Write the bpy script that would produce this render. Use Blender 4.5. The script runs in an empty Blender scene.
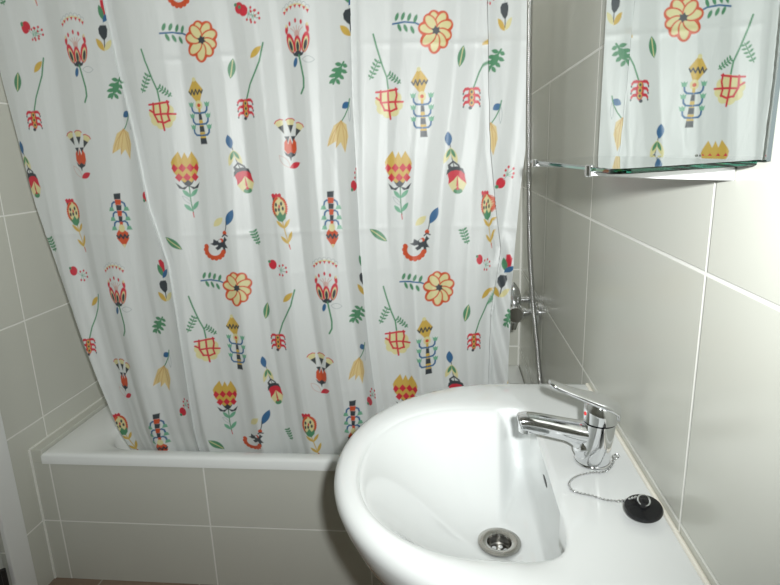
import bpy, bmesh, math, random
import numpy as np
from mathutils import Vector, Matrix

C = bpy.context.scene.collection
SC = bpy.context.scene
PI = math.pi

# ---------------------------------------------------------------- camera, world, lights, exposure
cam_data = bpy.data.cameras.new('camera')
cam_data.sensor_fit = 'HORIZONTAL'
cam_data.sensor_width = 36.0
cam_data.lens = 36.0 * 564.233 / 780.0
cam_data.clip_start = 0.02
cam = bpy.data.objects.new('camera', cam_data)
C.objects.link(cam)
right, up, back = (0.994708, 0.097521, -0.032334), (0.007803, 0.242091, 0.970222), (0.102444, -0.965340, 0.240049)
cam.matrix_world = Matrix(((right[0], up[0], back[0], 0.0), (right[1], up[1], back[1], 0.0),
                           (right[2], up[2], back[2], 1.24), (0, 0, 0, 1)))
SC.camera = cam

world = bpy.data.worlds.new('world')
SC.world = world
world.use_nodes = True
world.node_tree.nodes['Background'].inputs[0].default_value = (0.9, 0.95, 1.0, 1)
world.node_tree.nodes['Background'].inputs[1].default_value = 0.008

def lamp(name, kind, loc, energy, color=(1, 1, 1), aim=None):
    l = bpy.data.lights.new(name, kind)
    l.energy = energy
    l.color = color
    o = bpy.data.objects.new(name, l)
    C.objects.link(o)
    o.location = loc
    if aim is not None:
        o.rotation_euler = (Vector(aim) - Vector(loc)).to_track_quat('-Z', 'Y').to_euler()
    return o

# the camera's own flash, a hand's breadth right of and above the lens
flash = lamp('camera_flash', 'SPOT', (0.05, -0.01, 1.285), 86.0, (0.97, 0.995, 0.985), aim=(-0.26, 1.4, 1.44))
flash.data.spot_size = math.radians(138)
flash.data.spot_blend = 1.0
flash.data.shadow_soft_size = 0.014
# added fill above the tub, out of view: brightens walls behind the curtain
fill_light = lamp('added_tub_fill', 'AREA', (-0.20, 1.74, 2.33), 2.6, (1.0, 0.99, 0.95), aim=(-0.20, 1.74, 0.0))
fill_light.data.shape = 'DISK'
fill_light.data.size = 0.26

SC.view_settings.view_transform = 'Standard'
SC.view_settings.look = 'None'
SC.view_settings.gamma = 1.0
SC.view_settings.use_curve_mapping = False
SC.view_settings.exposure = 0.0
SC.cycles.max_bounces = 12
SC.cycles.diffuse_bounces = 5
SC.cycles.glossy_bounces = 6
SC.cycles.transmission_bounces = 10
SC.cycles.sample_clamp_indirect = 4.0
SC.cycles.caustics_reflective = False
SC.cycles.caustics_refractive = False
SC.cycles.use_denoising = True

# ---------------------------------------------------------------- materials
def new_mat(name):
    m = bpy.data.materials.new(name)
    m.use_nodes = True
    nt = m.node_tree
    return m, nt, nt.nodes['Principled BSDF']

def simple(name, col, rough=0.4, metal=0.0, spec=0.5, coat=0.0, noise=0.0, nscale=8.0, bump=0.0, bscale=60.0):
    m, nt, p = new_mat(name)
    p.inputs['Base Color'].default_value = (*col, 1)
    p.inputs['Roughness'].default_value = rough
    p.inputs['Metallic'].default_value = metal
    p.inputs['Specular IOR Level'].default_value = spec
    p.inputs['Coat Weight'].default_value = coat
    tc = nt.nodes.new('ShaderNodeTexCoord')
    if noise > 0:
        n = nt.nodes.new('ShaderNodeTexNoise')
        n.inputs['Scale'].default_value = nscale
        n.inputs['Detail'].default_value = 4
        nt.links.new(tc.outputs['Object'], n.inputs['Vector'])
        mx = nt.nodes.new('ShaderNodeMix')
        mx.data_type = 'RGBA'
        mx.inputs[6].default_value = (*[c * (1 - noise) for c in col], 1)
        mx.inputs[7].default_value = (*[min(1, c * (1 + noise)) for c in col], 1)
        nt.links.new(n.outputs['Fac'], mx.inputs[0])
        nt.links.new(mx.outputs[2], p.inputs['Base Color'])
    if bump > 0:
        n2 = nt.nodes.new('ShaderNodeTexNoise')
        n2.inputs['Scale'].default_value = bscale
        nt.links.new(tc.outputs['Object'], n2.inputs['Vector'])
        b = nt.nodes.new('ShaderNodeBump')
        b.inputs['Strength'].default_value = bump
        b.inputs['Distance'].default_value = 0.002
        nt.links.new(n2.outputs['Fac'], b.inputs['Height'])
        nt.links.new(b.outputs['Normal'], p.inputs['Normal'])
    return m

def tile_mat(name, ax_u, u_lines, v_lines, col, grout, rough=0.22, gw=0.0024, skip=None, vary=0.03):
    """Glazed tile; joints follow u = u0 + k*pu along axis ax_u and v = v0 + k*pv along v axis (object space, metres)."""
    m, nt, p = new_mat(name)
    N, L = nt.nodes, nt.links
    tc = N.new('ShaderNodeTexCoord')
    sp = N.new('ShaderNodeSeparateXYZ')
    L.new(tc.outputs['Object'], sp.inputs[0])
    def math_(op, a, b=None, c=None):
        n = N.new('ShaderNodeMath')
        n.operation = op
        for i, v in enumerate((a, b, c)):
            if v is None:
                continue
            if isinstance(v, (int, float)):
                n.inputs[i].default_value = v
            else:
                L.new(v, n.inputs[i])
        return n.outputs[0]
    def axis_mask(sock, off, per):
        s = math_('DIVIDE', math_('SUBTRACT', sock, off), per)
        cell = math_('FLOOR', s)
        f = math_('FRACT', s)
        d = math_('MULTIPLY', math_('SUBTRACT', 0.5, math_('ABSOLUTE', math_('SUBTRACT', f, 0.5))), per)
        mr = N.new('ShaderNodeMapRange')
        mr.interpolation_type = 'SMOOTHSTEP'
        mr.inputs['From Min'].default_value = gw * 0.55
        mr.inputs['From Max'].default_value = gw * 1.25
        mr.inputs['To Min'].default_value = 1.0
        mr.inputs['To Max'].default_value = 0.0
        L.new(d, mr.inputs['Value'])
        return mr.outputs[0], cell
    ax_v = u_axis_to_v[ax_u]
    mu, cu = axis_mask(sp.outputs[ax_u], *u_lines)
    mv, cv = axis_mask(sp.outputs[ax_v], *v_lines)
    if skip:                                        # one joint that stops at a course: (u_min, u_max, v_min)
        a = math_('GREATER_THAN', sp.outputs[ax_u], skip[0])
        b = math_('LESS_THAN', sp.outputs[ax_u], skip[1])
        c = math_('GREATER_THAN', sp.outputs[ax_v], skip[2])
        mu = math_('MULTIPLY', mu, math_('SUBTRACT', 1.0, math_('MULTIPLY', math_('MULTIPLY', a, b), c)))
    mask = math_('MAXIMUM', mu, mv)
    wn = N.new('ShaderNodeTexWhiteNoise')
    wn.noise_dimensions = '2D'
    cb = N.new('ShaderNodeCombineXYZ')
    L.new(cu, cb.inputs[0]); L.new(cv, cb.inputs[1])
    L.new(cb.outputs[0], wn.inputs['Vector'])
    ns = N.new('ShaderNodeTexNoise')
    ns.inputs['Scale'].default_value = 5.0
    ns.inputs['Detail'].default_value = 6
    L.new(tc.outputs['Object'], ns.inputs['Vector'])
    t = math_('ADD', math_('MULTIPLY', wn.outputs['Value'], 0.45), math_('MULTIPLY', ns.outputs['Fac'], 0.55))
    mx = N.new('ShaderNodeMix'); mx.data_type = 'RGBA'
    mx.inputs[6].default_value = (*[c * (1 - vary) for c in col], 1)
    mx.inputs[7].default_value = (*[c * (1 + vary) for c in col], 1)
    L.new(t, mx.inputs[0])
    mg = N.new('ShaderNodeMix'); mg.data_type = 'RGBA'
    L.new(mask, mg.inputs[0])
    L.new(mx.outputs[2], mg.inputs[6])
    mg.inputs[7].default_value = (*grout, 1)
    L.new(mg.outputs[2], p.inputs['Base Color'])
    L.new(math_('ADD', rough, math_('MULTIPLY', mask, 0.5)), p.inputs['Roughness'])
    b = N.new('ShaderNodeBump')
    b.inputs['Strength'].default_value = 0.5
    b.inputs['Distance'].default_value = 0.0012
    wv = N.new('ShaderNodeTexNoise')
    wv.inputs['Scale'].default_value = 7.0
    wv.inputs['Detail'].default_value = 1
    L.new(tc.outputs['Object'], wv.inputs['Vector'])
    L.new(math_('ADD', math_('SUBTRACT', 1.0, mask), math_('MULTIPLY', wv.outputs['Fac'], 0.35)), b.inputs['Height'])
    L.new(b.outputs['Normal'], p.inputs['Normal'])
    return m
u_axis_to_v = {0: 2, 1: 2}

TILE = (0.56, 0.565, 0.51)
GROUT = (0.80, 0.80, 0.76)
ROW = (0.203, 0.301)
M = {}
M['tile_right'] = tile_mat('tile_right', 1, (0.61, 0.495), ROW, TILE, GROUT, skip=(1.55, 1.65, 1.4066))
M['tile_left'] = tile_mat('tile_left', 1, (1.447, 0.495), ROW, TILE, GROUT)
M['tile_back'] = tile_mat('tile_back', 0, (0.2685, 0.495), ROW, TILE, GROUT, gw=0.003)
M['tile_front'] = tile_mat('tile_front', 0, (0.2, 0.495), ROW, TILE, GROUT)
M['tile_panel'] = tile_mat('tile_panel', 0, (-0.690, 0.467), (0.203, 0.301), TILE, GROUT)
M['grout'] = simple('white_grout', (0.78, 0.78, 0.74), 0.7, noise=0.05, nscale=40)
M['plaster'] = simple('ceiling_paint', (0.8, 0.8, 0.78), 0.8, noise=0.02, nscale=3, bump=0.1)
u_axis_to_v[0] = 1
M['floor'] = tile_mat('terracotta_floor', 0, (-1.06, 0.31), (1.13, 0.31), (0.24, 0.17, 0.125), (0.42, 0.38, 0.32), rough=0.35, vary=0.15)
u_axis_to_v[0] = 2
M['paint'] = simple('door_paint', (0.74, 0.75, 0.74), 0.35, noise=0.02, nscale=6)
M['door'] = simple('door_leaf_paint', (0.55, 0.56, 0.52), 0.4, noise=0.03, nscale=5)
M['iron'] = simple('hinge_metal', (0.05, 0.05, 0.05), 0.4, metal=0.8)
M['ceramic'] = simple('sanitary_ceramic', (0.65, 0.668, 0.663), 0.05, spec=0.55, coat=0.3, noise=0.01, nscale=4)
M['enamel'] = simple('bath_enamel', (0.80, 0.82, 0.81), 0.15, noise=0.01, nscale=4)
M['chrome'] = simple('chrome', (0.83, 0.84, 0.86), 0.06, metal=1.0, noise=0.01, nscale=15)
M['steel'] = simple('brushed_drain_steel', (0.50, 0.49, 0.46), 0.22, metal=1.0, noise=0.15, nscale=90)
M['cup'] = simple('dark_drain_steel', (0.20, 0.195, 0.18), 0.3, metal=1.0, noise=0.2, nscale=90)
M['dark'] = simple('dark_hole', (0.03, 0.03, 0.028), 0.5)
M['rubber'] = simple('black_rubber', (0.006, 0.006, 0.007), 0.12, spec=0.4, noise=0.3, nscale=60)
M['red'] = simple('red_dot', (0.75, 0.03, 0.03), 0.3)
M['sealant'] = simple('silicone_sealant', (0.74, 0.71, 0.63), 0.45, noise=0.12, nscale=25)
M['silver'] = simple('satin_aluminium', (0.78, 0.79, 0.80), 0.3, metal=0.35, noise=0.03, nscale=30)
M['mirror'] = simple('mirror_silvering', (0.86, 0.90, 0.88), 0.0, metal=1.0)
M['mirror_edge'] = simple('mirror_edge', (0.055, 0.066, 0.068), 0.5, spec=0.2)
M['lampglass'] = simple('opal_glass', (0.85, 0.85, 0.82), 0.3)

def glass_mat():
    m, nt, p = new_mat('green_float_glass')
    p.inputs['Base Color'].default_value = (0.96, 0.99, 0.98, 1)
    p.inputs['Roughness'].default_value = 0.0
    p.inputs['IOR'].default_value = 1.5
    p.inputs['Transmission Weight'].default_value = 1.0
    va = nt.nodes.new('ShaderNodeVolumeAbsorption')
    va.inputs['Color'].default_value = (0.18, 0.72, 0.60, 1)
    va.inputs['Density'].default_value = 7.0
    nt.links.new(va.outputs[0], nt.nodes['Material Output'].inputs['Volume'])
    return m
M['glass'] = glass_mat()

def hose_mat():
    m, nt, p = new_mat('ribbed_metal_hose')
    p.inputs['Base Color'].default_value = (0.62, 0.62, 0.62, 1)
    p.inputs['Metallic'].default_value = 1.0
    p.inputs['Roughness'].default_value = 0.22
    tc = nt.nodes.new('ShaderNodeTexCoord')
    w = nt.nodes.new('ShaderNodeTexWave')
    w.bands_direction = 'Z'
    w.inputs['Scale'].default_value = 62.0
    nt.links.new(tc.outputs['Object'], w.inputs['Vector'])
    b = nt.nodes.new('ShaderNodeBump')
    b.inputs['Strength'].default_value = 0.8
    b.inputs['Distance'].default_value = 0.002
    nt.links.new(w.outputs['Fac'], b.inputs['Height'])
    nt.links.new(b.outputs['Normal'], p.inputs['Normal'])
    return m
M['hose'] = hose_mat()

def fabric_mat():
    m, nt, p = new_mat('printed_satin')
    N, L = nt.nodes, nt.links
    a = N.new('ShaderNodeVertexColor')
    a.layer_name = 'print'
    L.new(a.outputs['Color'], p.inputs['Base Color'])
    tr = N.new('ShaderNodeBsdfTranslucent')
    L.new(a.outputs['Color'], tr.inputs['Color'])
    ms = N.new('ShaderNodeMixShader')
    ms.inputs[0].default_value = 0.31
    L.new(p.outputs[0], ms.inputs[1]); L.new(tr.outputs[0], ms.inputs[2])
    L.new(ms.outputs[0], N['Material Output'].inputs['Surface'])
    p.inputs['Roughness'].default_value = 0.47
    p.inputs['Specular IOR Level'].default_value = 0.9
    p.inputs['Sheen Weight'].default_value = 0.1
    tc = N.new('ShaderNodeTexCoord')
    mp = N.new('ShaderNodeMapping')
    mp.inputs['Scale'].default_value = (1.0, 1.0, 0.28)
    L.new(tc.outputs['Object'], mp.inputs['Vector'])
    n1 = N.new('ShaderNodeTexNoise')
    n1.inputs['Scale'].default_value = 30.0
    n1.inputs['Detail'].default_value = 3
    n1.inputs['Distortion'].default_value = 0.6
    L.new(mp.outputs[0], n1.inputs['Vector'])
    b = N.new('ShaderNodeBump')
    b.inputs['Strength'].default_value = 0.25
    b.inputs['Distance'].default_value = 0.006
    L.new(n1.outputs['Fac'], b.inputs['Height'])
    L.new(b.outputs['Normal'], p.inputs['Normal'])
    return m
M['fabric'] = fabric_mat()

# ---------------------------------------------------------------- mesh helpers
def link_mesh(name, verts, faces, mat, parent=None, smooth=False, bevel=0.0, auto=None):
    off = Vector(parent_world(parent)) if parent else Vector((0, 0, 0))
    me = bpy.data.meshes.new(name)
    me.from_pydata([tuple(Vector(v) - off) for v in verts], [], faces)
    bm = bmesh.new(); bm.from_mesh(me)
    bmesh.ops.recalc_face_normals(bm, faces=bm.faces)
    bm.to_mesh(me); bm.free()
    me.materials.append(mat)
    o = bpy.data.objects.new(name, me)
    C.objects.link(o)
    if parent:
        o.parent = parent
    if bevel > 0:
        b = o.modifiers.new('bevel', 'BEVEL')
        b.width = bevel; b.segments = 3; b.limit_method = 'ANGLE'; b.angle_limit = math.radians(35)
        smooth = True
    if smooth:
        me.shade_smooth()
        if auto is None:
            auto = 40
        me.set_sharp_from_angle(angle=math.radians(auto))
    return o

def parent_world(p):
    v = Vector((0, 0, 0))
    while p:
        v += p.location
        p = p.parent
    return v

class MB:
    def __init__(self):
        self.v, self.f = [], []
    def add(self, v, f):
        n = len(self.v)
        self.v += [tuple(p) for p in v]
        self.f += [tuple(i + n for i in q) for q in f]
        return self
    def box(self, x0, x1, y0, y1, z0, z1):
        return self.add([(x, y, z) for z in (z0, z1) for y in (y0, y1) for x in (x0, x1)],
                        [(0, 1, 3, 2), (4, 6, 7, 5), (0, 4, 5, 1), (2, 3, 7, 6), (0, 2, 6, 4), (1, 5, 7, 3)])
    def rings(self, rs, cap0=True, cap1=True):
        n = len(rs[0]); v = [p for r in rs for p in r]; f = []
        for a in range(len(rs) - 1):
            for i in range(n):
                j = (i + 1) % n
                f.append((a * n + i, a * n + j, (a + 1) * n + j, (a + 1) * n + i))
        if cap0: f.append(tuple(range(n - 1, -1, -1)))
        if cap1: f.append(tuple((len(rs) - 1) * n + i for i in range(n)))
        return self.add(v, f)
    def tube(self, path, r, n=12, closed=False):
        P = [Vector(p) for p in path]; R = r if isinstance(r, (list, tuple)) else [r] * len(P)
        rs = []; prev = None
        for i, p in enumerate(P):
            if closed:
                t = (P[(i + 1) % len(P)] - P[i - 1]).normalized()
            else:
                t = (P[min(i + 1, len(P) - 1)] - P[max(i - 1, 0)]).normalized()
            if prev is None:
                a = Vector((0, 0, 1)) if abs(t.z) < 0.9 else Vector((0, 1, 0))
            else:
                a = prev
            u = (a - t * a.dot(t)).normalized(); prev = u
            w = t.cross(u)
            rs.append([p + (u * math.cos(2 * PI * k / n) + w * math.sin(2 * PI * k / n)) * R[i] for k in range(n)])
        if closed:
            rs.append(rs[0])
            return self.rings(rs, False, False)
        return self.rings(rs)
    def lathe(self, prof, origin, axis=(0, 0, 1), n=32):
        """prof: (radius, height) pairs along axis."""
        q = Vector((0, 0, 1)).rotation_difference(Vector(axis)); o = Vector(origin)
        rs = [[o + q @ Vector((max(r, 1e-4) * math.cos(2 * PI * k / n), max(r, 1e-4) * math.sin(2 * PI * k / n), h)) for k in range(n)] for r, h in prof]
        return self.rings(rs)
    def ball(self, c, r, n=8, m=6):
        return self.lathe([(r * math.sin(PI * i / m), -r * math.cos(PI * i / m)) for i in range(m + 1)], c, n=n)
    def build(self, name, mat, parent=None, **k):
        return link_mesh(name, self.v, self.f, mat, parent, **k)

def spline(pts, sub=8):
    P = [Vector(p) for p in pts]
    P = [P[0] * 2 - P[1]] + P + [P[-1] * 2 - P[-2]]
    out = []
    for i in range(1, len(P) - 2):
        for s in range(sub):
            t = s / sub
            a, b, c, d = P[i - 1], P[i], P[i + 1], P[i + 2]
            out.append(0.5 * ((2 * b) + (c - a) * t + (2 * a - 5 * b + 4 * c - d) * t * t + (3 * b - a - 3 * c + d) * t ** 3))
    out.append(P[-2])
    return out

def thing(name, label, cat, loc, group=None):
    o = bpy.data.objects.new(name, None)
    o.empty_display_size = 0.05
    C.objects.link(o)
    o.location = loc
    return tag(o, label, cat, group)

def tag(o, label, cat, group=None):
    o['label'] = label
    o['category'] = cat
    if group: o['group'] = group
    return o

def struct(o, label=None):
    o['kind'] = 'structure'
    if label: o['label'] = label
    return o

# ---------------------------------------------------------------- the room
XR, XL, YB, YF, ZC = 0.27, -1.215, 2.09, -0.85, 2.42
T = 0.08
struct(MB().box(XL - T, XR + T, YF - T, YB + T, -T, 0).build('floor', M['floor']))
struct(MB().box(XL - T, XR + T, YF - T, YB + T, ZC, ZC + T).build('ceiling', M['plaster']))
struct(MB().box(XR, XR + T, YF - T, YB + T, 0, ZC).build('wall_right', M['tile_right']))
struct(MB().box(XL, XR, YB, YB + T, 0, ZC).build('wall_back', M['tile_back']))
struct(MB().box(XL, XR, YF - T, YF, 0, ZC).build('wall_front', M['tile_front']))
DY0, DY1, DH = 0.42, 1.225, 2.03          # door opening in the left wall
wl = MB().box(XL - T, XL, YF - T, DY0, 0, ZC).box(XL - T, XL, DY1, YB + T, 0, ZC).box(XL - T, XL, DY0, DY1, DH, ZC)
struct(wl.build('wall_left', M['tile_left']))
door = struct(MB().box(XL - 0.055, XL - 0.015, DY0 + 0.004, DY1 - 0.004, 0.006, DH - 0.004).build('door_1', M['door'], bevel=0.002))
hm = MB()
hm.lathe([(0.0065, 0), (0.0065, 0.055)], (XL + 0.003, DY1 - 0.027, 0.118)).box(XL - 0.0150, XL + 0.001, DY1 - 0.030, DY1 - 0.024, 0.120, 0.171)
h = hm.build('hinge', M['iron'], door, smooth=True)
h['label'] = 'dark metal hinge'
hm = MB().tube(spline([(XL - 0.016, 0.49, 1.02), (XL + 0.04, 0.49, 1.02), (XL + 0.045, 0.50, 1.02), (XL + 0.045, 0.60, 1.02)], 6), 0.009)
hm.lathe([(0.025, 0), (0.025, 0.006)], (XL - 0.015, 0.49, 1.02), (1, 0, 0)).build('handle', M['chrome'], door, smooth=True)
cas = MB()
cas.box(XL, XL + 0.014, DY1 - 0.008, DY1 + 0.063, 0, DH + 0.07).box(XL, XL + 0.014, DY0 - 0.073, DY0, 0, DH + 0.07).box(XL, XL + 0.014, DY0, DY1, DH, DH + 0.07)
struct(cas.build('trim_1', M['paint'], bevel=0.003))

# white grout beads in the inner corners
struct(MB().box(XL, XL + 0.004, 1.3655, 1.3705, 0.0, 0.4365).build('trim_3', M['grout']))
struct(MB().box(XL, XL + 0.003, 1.3705, YB, 0.4355, 0.4395).build('trim_4', M['grout']))
# white grout bead down the corner between right and back wall
struct(MB().box(XR - 0.006, XR, YB - 0.006, YB, 0.43, ZC).build('trim_2', M['grout']))

# ---------------------------------------------------------------- tiled bath panel with the side ledge
bp = thing('bath_surround', 'beige tiled panel closing the front of the white bathtub', 'bath panel', (-0.47, 1.40, 0))
MB().box(-1.2145, 0.2695, 1.37, 1.385, 0.0, 0.396).build('front_tiling', M['tile_panel'], bp)
MB().box(-1.2145, -1.179, 1.37, 2.0895, 0.396, 0.436).build('side_ledge', M['tile_panel'], bp, bevel=0.0015)

# ---------------------------------------------------------------- bathtub
def rrect(x0, x1, y0, y1, r, z, n=10):
    out = []
    for cx, cy, a0 in ((x1 - r, y1 - r, 0), (x0 + r, y1 - r, 90), (x0 + r, y0 + r, 180), (x1 - r, y0 + r, 270)):
        for k in range(n + 1):
            a = math.radians(a0 + 90 * k / n)
            out.append((cx + r * math.cos(a), cy + r * math.sin(a), z))
    return out
tub = thing('bathtub', 'white enamelled bathtub with flat rim behind the tiled panel', 'bathtub', (-0.45, 1.73, 0.02))
X0, X1, Y0, Y1 = -1.1785, 0.2685, 1.362, 2.0885
rs = [rrect(X0, X1, Y0, Y1, .004, 0.397), rrect(X0, X1, Y0, Y1, .004, 0.420), rrect(X0 + .004, X1 - .001, Y0 + .004, Y1 - .001, .006, 0.4265),
      rrect(X0 + .010, X1 - .003, Y0 + .010, Y1 - .003, .010, 0.4285), rrect(-1.045, 0.205, Y0 + .036, 2.035, .11, 0.4275),
      rrect(-1.038, 0.198, Y0 + .042, 2.029, .11, 0.424), rrect(-1.030, 0.190, Y0 + .050, 2.021, .11, 0.412),
      rrect(-0.99, 0.155, Y0 + .075, 2.00, .11, 0.20), rrect(-0.96, 0.13, Y0 + .09, 1.98, .12, 0.11),
      rrect(-0.90, 0.09, Y0 + .13, 1.94, .12, 0.075), rrect(-0.70, -0.05, Y0 + .25, 1.82, .1, 0.070)]
b = MB().rings(rs, cap0=False, cap1=True)
b.build('shell', M['enamel'], tub, smooth=True, auto=50)
MB().lathe([(0.0, 0.0), (0.034, 0.0), (0.033, 0.003), (0.022, 0.002), (0.0, 0.001)], (0.0, 1.73, 0.0745)).build('waste', M['steel'], tub, smooth=True)

# ---------------------------------------------------------------- bath mixer on the right wall, behind the curtain edge
mx = thing('bath_mixer', 'chrome lever mixer tap on the right wall above the bathtub', 'tap', (0.27, 1.725, 0.765))
for y in (1.65, 1.80):
    MB().lathe([(0.033, 0.0), (0.033, 0.006), (0.028, 0.011), (0.015, 0.013)], (0.2695, y, 0.765), (-1, 0, 0)).build('wall_flange', M['chrome'], mx, smooth=True)
    MB().lathe([(0.0125, 0.0), (0.0125, 0.03), (0.0165, 0.031), (0.0165, 0.046), (0.0125, 0.047), (0.0125, 0.062)], (0.259, y, 0.765), (-1, 0, 0), 18).build('union_nut', M['chrome'], mx, smooth=True)
MB().lathe([(0.0, 0.0), (0.022, 0.0), (0.026, 0.004), (0.026, 0.206), (0.022, 0.21), (0, .21)], (0.196, 1.62, 0.765), (0, 1, 0)).build('body', M['chrome'], mx, smooth=True)
rr = []
for z, hw, hd, dx in ((0.775, .019, .022, 0), (0.80, .020, .022, .0), (0.825, .017, .016, .0), (0.842, .014, .009, -.004), (0.846, .010, .006, -.006)):
    rr.append([(0.200 + dx + hd * math.cos(2 * PI * k / 20), 1.70 + hw * math.sin(2 * PI * k / 20), z) for k in range(20)])
MB().rings(rr).build('lever', M['chrome'], mx, smooth=True)
MB().tube([(0.200, 1.70, 0.75), (0.200, 1.70, 0.728), (0.198, 1.70, 0.712), (0.196, 1.70, 0.698)], [.016, .016, .0145, .013], 18).build('spout', M['chrome'], mx, smooth=True)

# ---------------------------------------------------------------- hand shower and its hose
hs = thing('hand_shower', 'chrome hand shower held in a wall bracket above the bathtub', 'shower', (0.27, 1.64, 1.97))
MB().lathe([(0.024, 0), (0.024, 0.006), (0.014, 0.01), (0.014, 0.03)], (0.2695, 1.64, 1.95), (-1, 0, 0)).build('wall_bracket', M['chrome'], hs, smooth=True)
MB().tube([(0.228, 1.63, 1.90), (0.222, 1.63, 1.95), (0.200, 1.63, 2.05), (0.178, 1.63, 2.11)], [.011, .013, .0115, .015], 16).build('handle', M['chrome'], hs, smooth=True)
MB().lathe([(0.012, 0.03), (0.03, 0.018), (0.04, 0.006), (0.04, 0), (0.0, -0.001)], (0.155, 1.63, 2.105), (0.6, 0, 0.8)).build('spray_head', M['chrome'], hs, smooth=True)
hp = spline([(0.228, 1.63, 1.897), (0.220, 1.612, 1.78), (0.2135, 1.60, 1.606), (0.217, 1.60, 1.364), (0.224, 1.60, 1.102), (0.230, 1.60, 0.962),
             (0.241, 1.595, 0.817), (0.250, 1.582, 0.726), (0.2585, 1.565, 0.634), (0.259, 1.545, 0.55), (0.215, 1.55, 0.465), (0.178, 1.60, 0.45),
             (0.172, 1.68, 0.53), (0.186, 1.735, 0.64), (0.196, 1.745, 0.737)], 14)
ho = MB().tube(hp, 0.0068, 12).build('shower_hose', M['hose'], smooth=True)
tag(ho, 'ribbed metal shower hose hanging down in front of the bath mixer', 'hose')

# ---------------------------------------------------------------- curtain rod
rod = MB().tube([(-1.2149, 1.41, 1.985), (0.2699, 1.41, 1.985)], 0.0125, 20).build('curtain_rod', M['silver'], smooth=True)
tag(rod, 'straight rod above the bathtub carrying the flowered curtain', 'rod')

# ---------------------------------------------------------------- washbasin
sink = thing('washbasin', 'white ceramic washbasin with rounded front fixed to the right wall', 'washbasin', (0.27, 0.768, 0.79))
CX, CY, SA, SB, WX = 0.12, 0.780, 0.294, 0.291, 0.2685
def outline(d, z):
    a, bb = SA - d, SB - d
    out = []
    for k in range(12): out.append((WX, CY + bb * k / 12, z))
    for k in range(10): out.append((WX + (CX - WX) * k / 10, CY + bb, z))
    for k in range(96):
        t = PI / 2 + PI * k / 96
        c, s = math.cos(t), math.sin(t)
        out.append((CX + a * c, CY + bb * math.copysign(abs(s) ** 0.97, s), z))
    for k in range(10): out.append((CX + (WX - CX) * k / 10, CY - bb, z))
    for k in range(12): out.append((WX, CY - bb + bb * k / 12, z))
    return out
BX, BY = 0.04, 0.758
def bowl_r(phi):
    c, s = math.cos(phi), math.sin(phi)
    lo, hi = 0.0, 0.4
    for _ in range(40):
        r = (lo + hi) / 2
        x, y = r * c, r * s
        v = (x / 0.100) ** 8 + (abs(y) / 0.197) ** 6 if x > 0 else (abs(x) / 0.172) ** 2.15 + (abs(y) / 0.197) ** 2.15
        if x > 0:
            w = min(1, x / 0.05)
            e = 2.15 + 5.0 * w
            v = (x / 0.100) ** 9 + (abs(y) / 0.197) ** e
        if v > 1: hi = r
        else: lo = r
    return lo
crest = outline(0.020, 0.79)
phis = [math.atan2(p[1] - BY, p[0] - BX) for p in crest]
bowl = [(BX + bowl_r(a) * math.cos(a), BY + bowl_r(a) * math.sin(a)) for a in phis]
DX, DY, ZF, DR = 0.0745, 0.752, 0.660, 0.0315
rings_ = []
for d, z in ((.235, .600), (.225, .585), (.15, .600), (.09, .632), (.045, .675), (.020, .712), (.006, .745), (.0008, .762), (0, .770), (.0015, .7785), (.006, .785), (.012, .789), (.020, .7905)):
    rings_.append(outline(d, z))
def lerp(a, b_, t): return a + (b_ - a) * t
for t, zf, zb in ((.25, .7912, .7905), (.5, .7905, .7905), (.75, .7888, .7905), (.90, .7862, .7903), (.97, .7842, .7895)):
    r_ = []
    for p, q in zip(crest, bowl):
        w = min(1, max(0, (q[0] - 0.09) / 0.04))
        r_.append((lerp(p[0], q[0], t), lerp(p[1], q[1], t), lerp(zf, zb, w)))
    rings_.append(r_)
ns = 22
for j in range(ns + 1):
    u = j / ns
    r_ = []
    for q, a in zip(bowl, phis):
        w = min(1, max(0, (q[0] - 0.085) / 0.045)); w = w * w * (3 - 2 * w)
        ang = math.atan2(q[1] - DY, q[0] - DX)
        ex, ey = DX + DR * math.cos(ang), DY + DR * math.sin(ang)
        s = lerp(u ** 1.5, u ** 2.8, w)
        gb = (1 - (1 - s) ** 8.0) ** (1 / 8.0) if s < 1 else 1
        gf = (1 - (1 - s) ** 1.75) * s / (s + 0.05) * 1.05
        g = lerp(gf, gb, w)
        if w > 0:            # a straight steep back wall: lean of 2 cm over its height
            pass
        zr = lerp(.7825, .7875, w)
        r_.append((lerp(q[0], ex, s), lerp(q[1], ey, s), zr - (zr - ZF) * (0.94 * g + 0.06 * s)))
    rings_.append(r_)
rings_.append([(DX + (x - DX) * .72, DY + (y - DY) * .72, ZF - 0.008) for x, y, z in rings_[-1]])
rings_.append([(DX + (x - DX) * .9, DY + (y - DY) * .9, ZF - 0.035) for x, y, z in rings_[-1]])
MB().rings(rings_, True, False).build('basin', M['ceramic'], sink, smooth=True, auto=60)
dr = MB().lathe([(0.0185, -0.004), (0.0185, 0.0004), (0.0200, 0.0016), (0.0250, 0.0024), (0.0300, 0.0024), (0.0324, 0.0012), (0.0325, -0.0005), (0.0300, -0.002)], (DX, DY, ZF + 0.0012), n=40)
drain = MB(); drain.v, drain.f = dr.v, dr.f[:-2]
drain = drain.build('drain_flange', M['steel'], sink, smooth=True)
drain['label'] = 'round steel drain'
cup = MB().lathe([(0.0186, 0.0005), (0.0180, -0.013), (0.0160, -0.0150), (0.0, -0.0152)], (DX, DY, ZF), n=36)
cup.f = [f for f in cup.f if len(f) < 36 or max(cup.v[i][2] for i in f) < ZF - .01]
cup.build('strainer_cup', M['cup'], drain, smooth=True)
hb = MB()
for k in range(6):
    a = 2 * PI * k / 6 + 0.25
    hb.lathe([(0.0, 0.0), (0.0036, 0.0), (0.0032, 0.0006), (0.0, 0.0006)], (DX + .0102 * math.cos(a), DY + .0102 * math.sin(a), ZF - 0.0150), n=14)
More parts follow.
